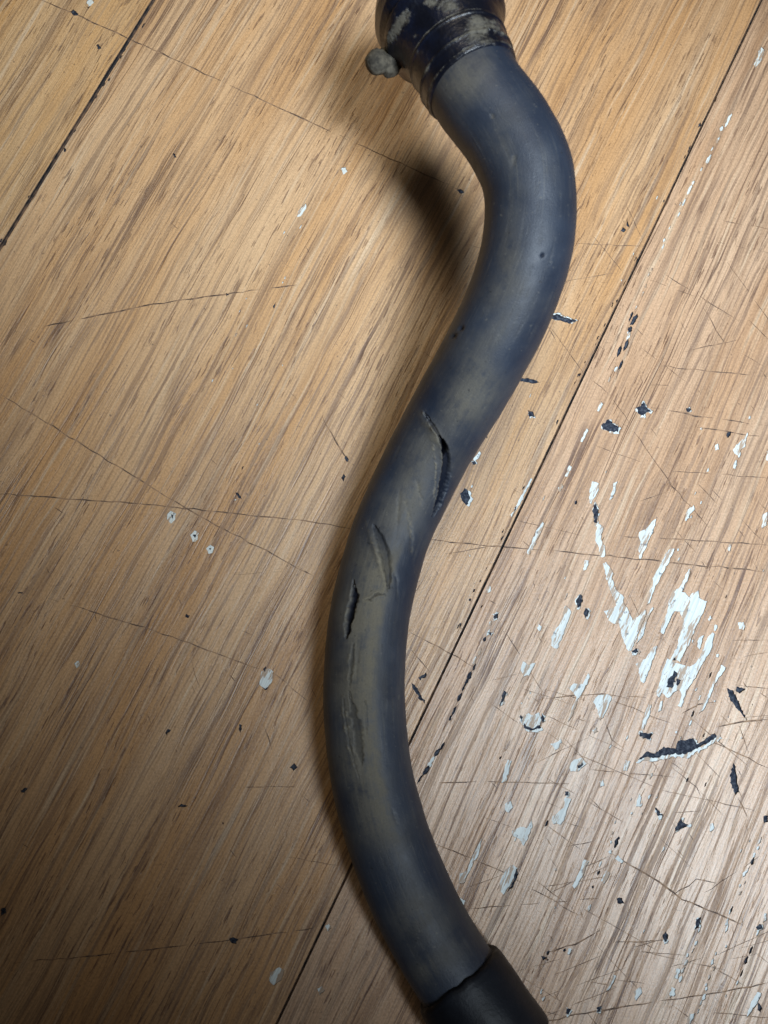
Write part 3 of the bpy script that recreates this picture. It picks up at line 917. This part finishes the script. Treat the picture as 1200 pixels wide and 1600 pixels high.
    # clay film with a clear edge along the crown of the lower hose
    d, sd, t = poly_dist(px, [(640, 830), (612, 900), (594, 980), (586, 1060), (588, 1130), (596, 1200), (610, 1270), (640, 1340)])
    dd = d * sd + 1.5 * wob
    film = 1 / (1 + np.exp(-dd / 2.5)) * np.exp(-(d / 62) ** 2) * np.clip(np.sin(np.pi * np.clip(t, 0.03, 0.97)) * 2.5, 0, 1)
    mud = np.maximum(mud, 1.0 * film * (vis > 0))
    for cx, cy, a, b in [(709, 525, 5, 3), (721, 513, 4.5, 3), (848, 399, 3, 2.5)]:
        k = blob(px, cx, cy, a, b, -40); gash = np.maximum(gash, 0.85 * k * vis); disp = disp - 0.0007 * k * vis
    # clay smeared along the hose
    for cx, cy, a, b, ang, w in [(735, 610, 60, 34, -60, 0.75), (775, 520, 60, 24, -58, 0.35), (640, 770, 90, 34, -62, 0.65), (555, 1000, 120, 22, 92, 0.8), (560, 1110, 120, 26, 88, 0.7),
                                 (580, 1240, 70, 24, 75, 0.45), (650, 1440, 60, 50, 60, 0.42), (620, 1320, 80, 24, 62, 0.30), (800, 250, 50, 18, 70, 0.30),
                                 (795, 400, 70, 22, 100, 0.30), (775, 460, 40, 30, 120, 0.35), (720, 130, 40, 40, 0, 0.5), (690, 1500, 60, 30, -30, 0.45)]:
        mud = np.maximum(mud, w * blob(px, cx, cy, a, b, ang))
    mud = np.clip(mud + 0.10 * vnoise(P, 160, 8), 0, 1)
    return P + N * disp[:, None], {'gash': np.clip(gash, 0, 1), 'lip': np.clip(lip, 0, 1), 'mud': mud}

sweep('tube', max(0, I_COL - 45), min(NP, I_SLV + 60), lambda ids: PATH[ids, 3].copy(), 336, M_RUB, hose, hose_shape)

# collar at the upper end: stepped ring with ridges and dried mud
dsl = SL[1] - SL[0]
def collar_r(ids):
    s = (I_COL - ids) * dsl * 1000          # mm from the edge of the collar towards the end
    base = PATH[ids, 3] * 1000
    key = [(-0.6, -0.6), (0.0, 0.5), (1.0, 0.8), (4.6, 1.0), (5.2, 1.5), (6.0, 1.1), (12, 1.6), (12.6, 2.2), (13.4, 1.8), (20, 3.0), (23, 4.2), (25.5, 6.2), (28, 6.6), (30, 5.4),
           (34, 6.9), (39, 6.7), (43, 5.0), (46.5, 1.0), (48.5, -5.0), (49, -15.5), (200, -15.5)]
    return (base + np.interp(s, [k[0] for k in key], [k[1] for k in key])) / 1000
def collar_shape(P, N, ids):
    px = project(P)
    s = (I_COL - ids) * dsl * 1000
    mud = 0.20 + np.zeros(len(P))
    for cx, cy, a, b, ang, w in [(752, 45, 34, 30, 20, 0.80), (700, 6, 26, 16, 10, 0.62), (622, 40, 40, 10, -58, 0.85), (672, 2, 16, 9, 0, 0.8), (606, 20, 18, 22, 0, 0.35), (662, 30, 7, 6, 0, 0.55), (649, 56, 6, 5, 0, 0.5),
                                 (690, 92, 10, 8, 0, 0.25), (770, 92, 40, 10, 20, 0.7), (655, 172, 40, 14, 45, 0.45)]:
        mud = np.maximum(mud, w * blob(px, cx, cy, a, b, ang))
    for s0 in (0.9, 5.2, 13.6):
        mud = np.maximum(mud, 0.62 * np.exp(-((s - s0) / 0.45) ** 2))
    rust = 0.9 * blob(px, 622, 112, 18, 24, 40)
    disp = 0.0005 * vnoise(P, 140, 21) * np.clip((s - 4) / 20, 0.1, 1) + 0.0002 * vnoise(P, 500, 22) * mud + 0.0006 * np.clip(mud - 0.3, 0, 1)
    return P + N * disp[:, None], {'mud': np.clip(mud, 0, 1), 'rust': rust}
collar = sweep('end_collar', 0, I_COL + 2, collar_r, 160, M_COL, hose, collar_shape)
collar['label'] = 'dark navy collar at the hose end, caked with dried mud'

# mud-caked screw head that sticks out of the collar
def lump(name, centre, rad, mat, parent, seed, squash=(1, 1, 1), amp=0.08):
    import bmesh
    bm = bmesh.new()
    bmesh.ops.create_icosphere(bm, subdivisions=5, radius=1.0)
    V = np.array([v.co[:] for v in bm.verts])
    r = 1 + amp * vnoise(V, 2.2, seed) + amp * 0.4 * vnoise(V, 6, seed + 1)
    V = V * r[:, None] * rad * np.array(squash) + centre
    for v, c in zip(bm.verts, V): v.co = c
    for f in bm.faces: f.smooth = True
    me = bpy.data.meshes.new(name); bm.to_mesh(me); bm.free()
    me.materials.append(mat)
    o = bpy.data.objects.new(name, me); COL.objects.link(o); o.parent = parent
    return o
zk = 0.063
lump('clamp_screw', at(588, 97, zk), 0.0043, M_MUD, collar, 31, (1.0, 1.05, 0.95), 0.06)
lump('mud_clump', at(609, 96, zk - 0.002), 0.0042, M_MUD, collar, 41, (1.1, 1.3, 1.0), 0.12)

# sleeve over the lower end
def sleeve_r(ids):
    s = (ids - I_SLV) * dsl * 1000
    key = [(-0.05, -0.5), (0.0, 1.0), (0.35, 1.7), (1.2, 2.2), (3, 2.5), (12, 2.9), (60, 3.2)]
    return (PATH[ids, 3] * 1000 + np.interp(s, [k[0] for k in key], [k[1] for k in key])) / 1000
def sleeve_shape(P, N, ids):
    s = (ids - I_SLV) * dsl * 1000
    P = P + N * (0.00022 * vnoise(P, 120, 61) + 0.00006 * vnoise(P, 500, 62))[:, None]
    skew = -0.0042 * np.clip(N[:, 2], 0, 1) ** 1.3 + 0.0005 * vnoise(N, 2.0, 63) + 0.00025 * vnoise(N, 9.0, 64)
    P = P + PT[ids] * (skew * np.clip(1 - s / 14, 0, 1))[:, None]
    return P, {}
slv = sweep('end_sleeve', I_SLV, NP, sleeve_r, 128, M_SLV, hose, sleeve_shape)
slv['label'] = 'black sleeve over the lower end of the hose'
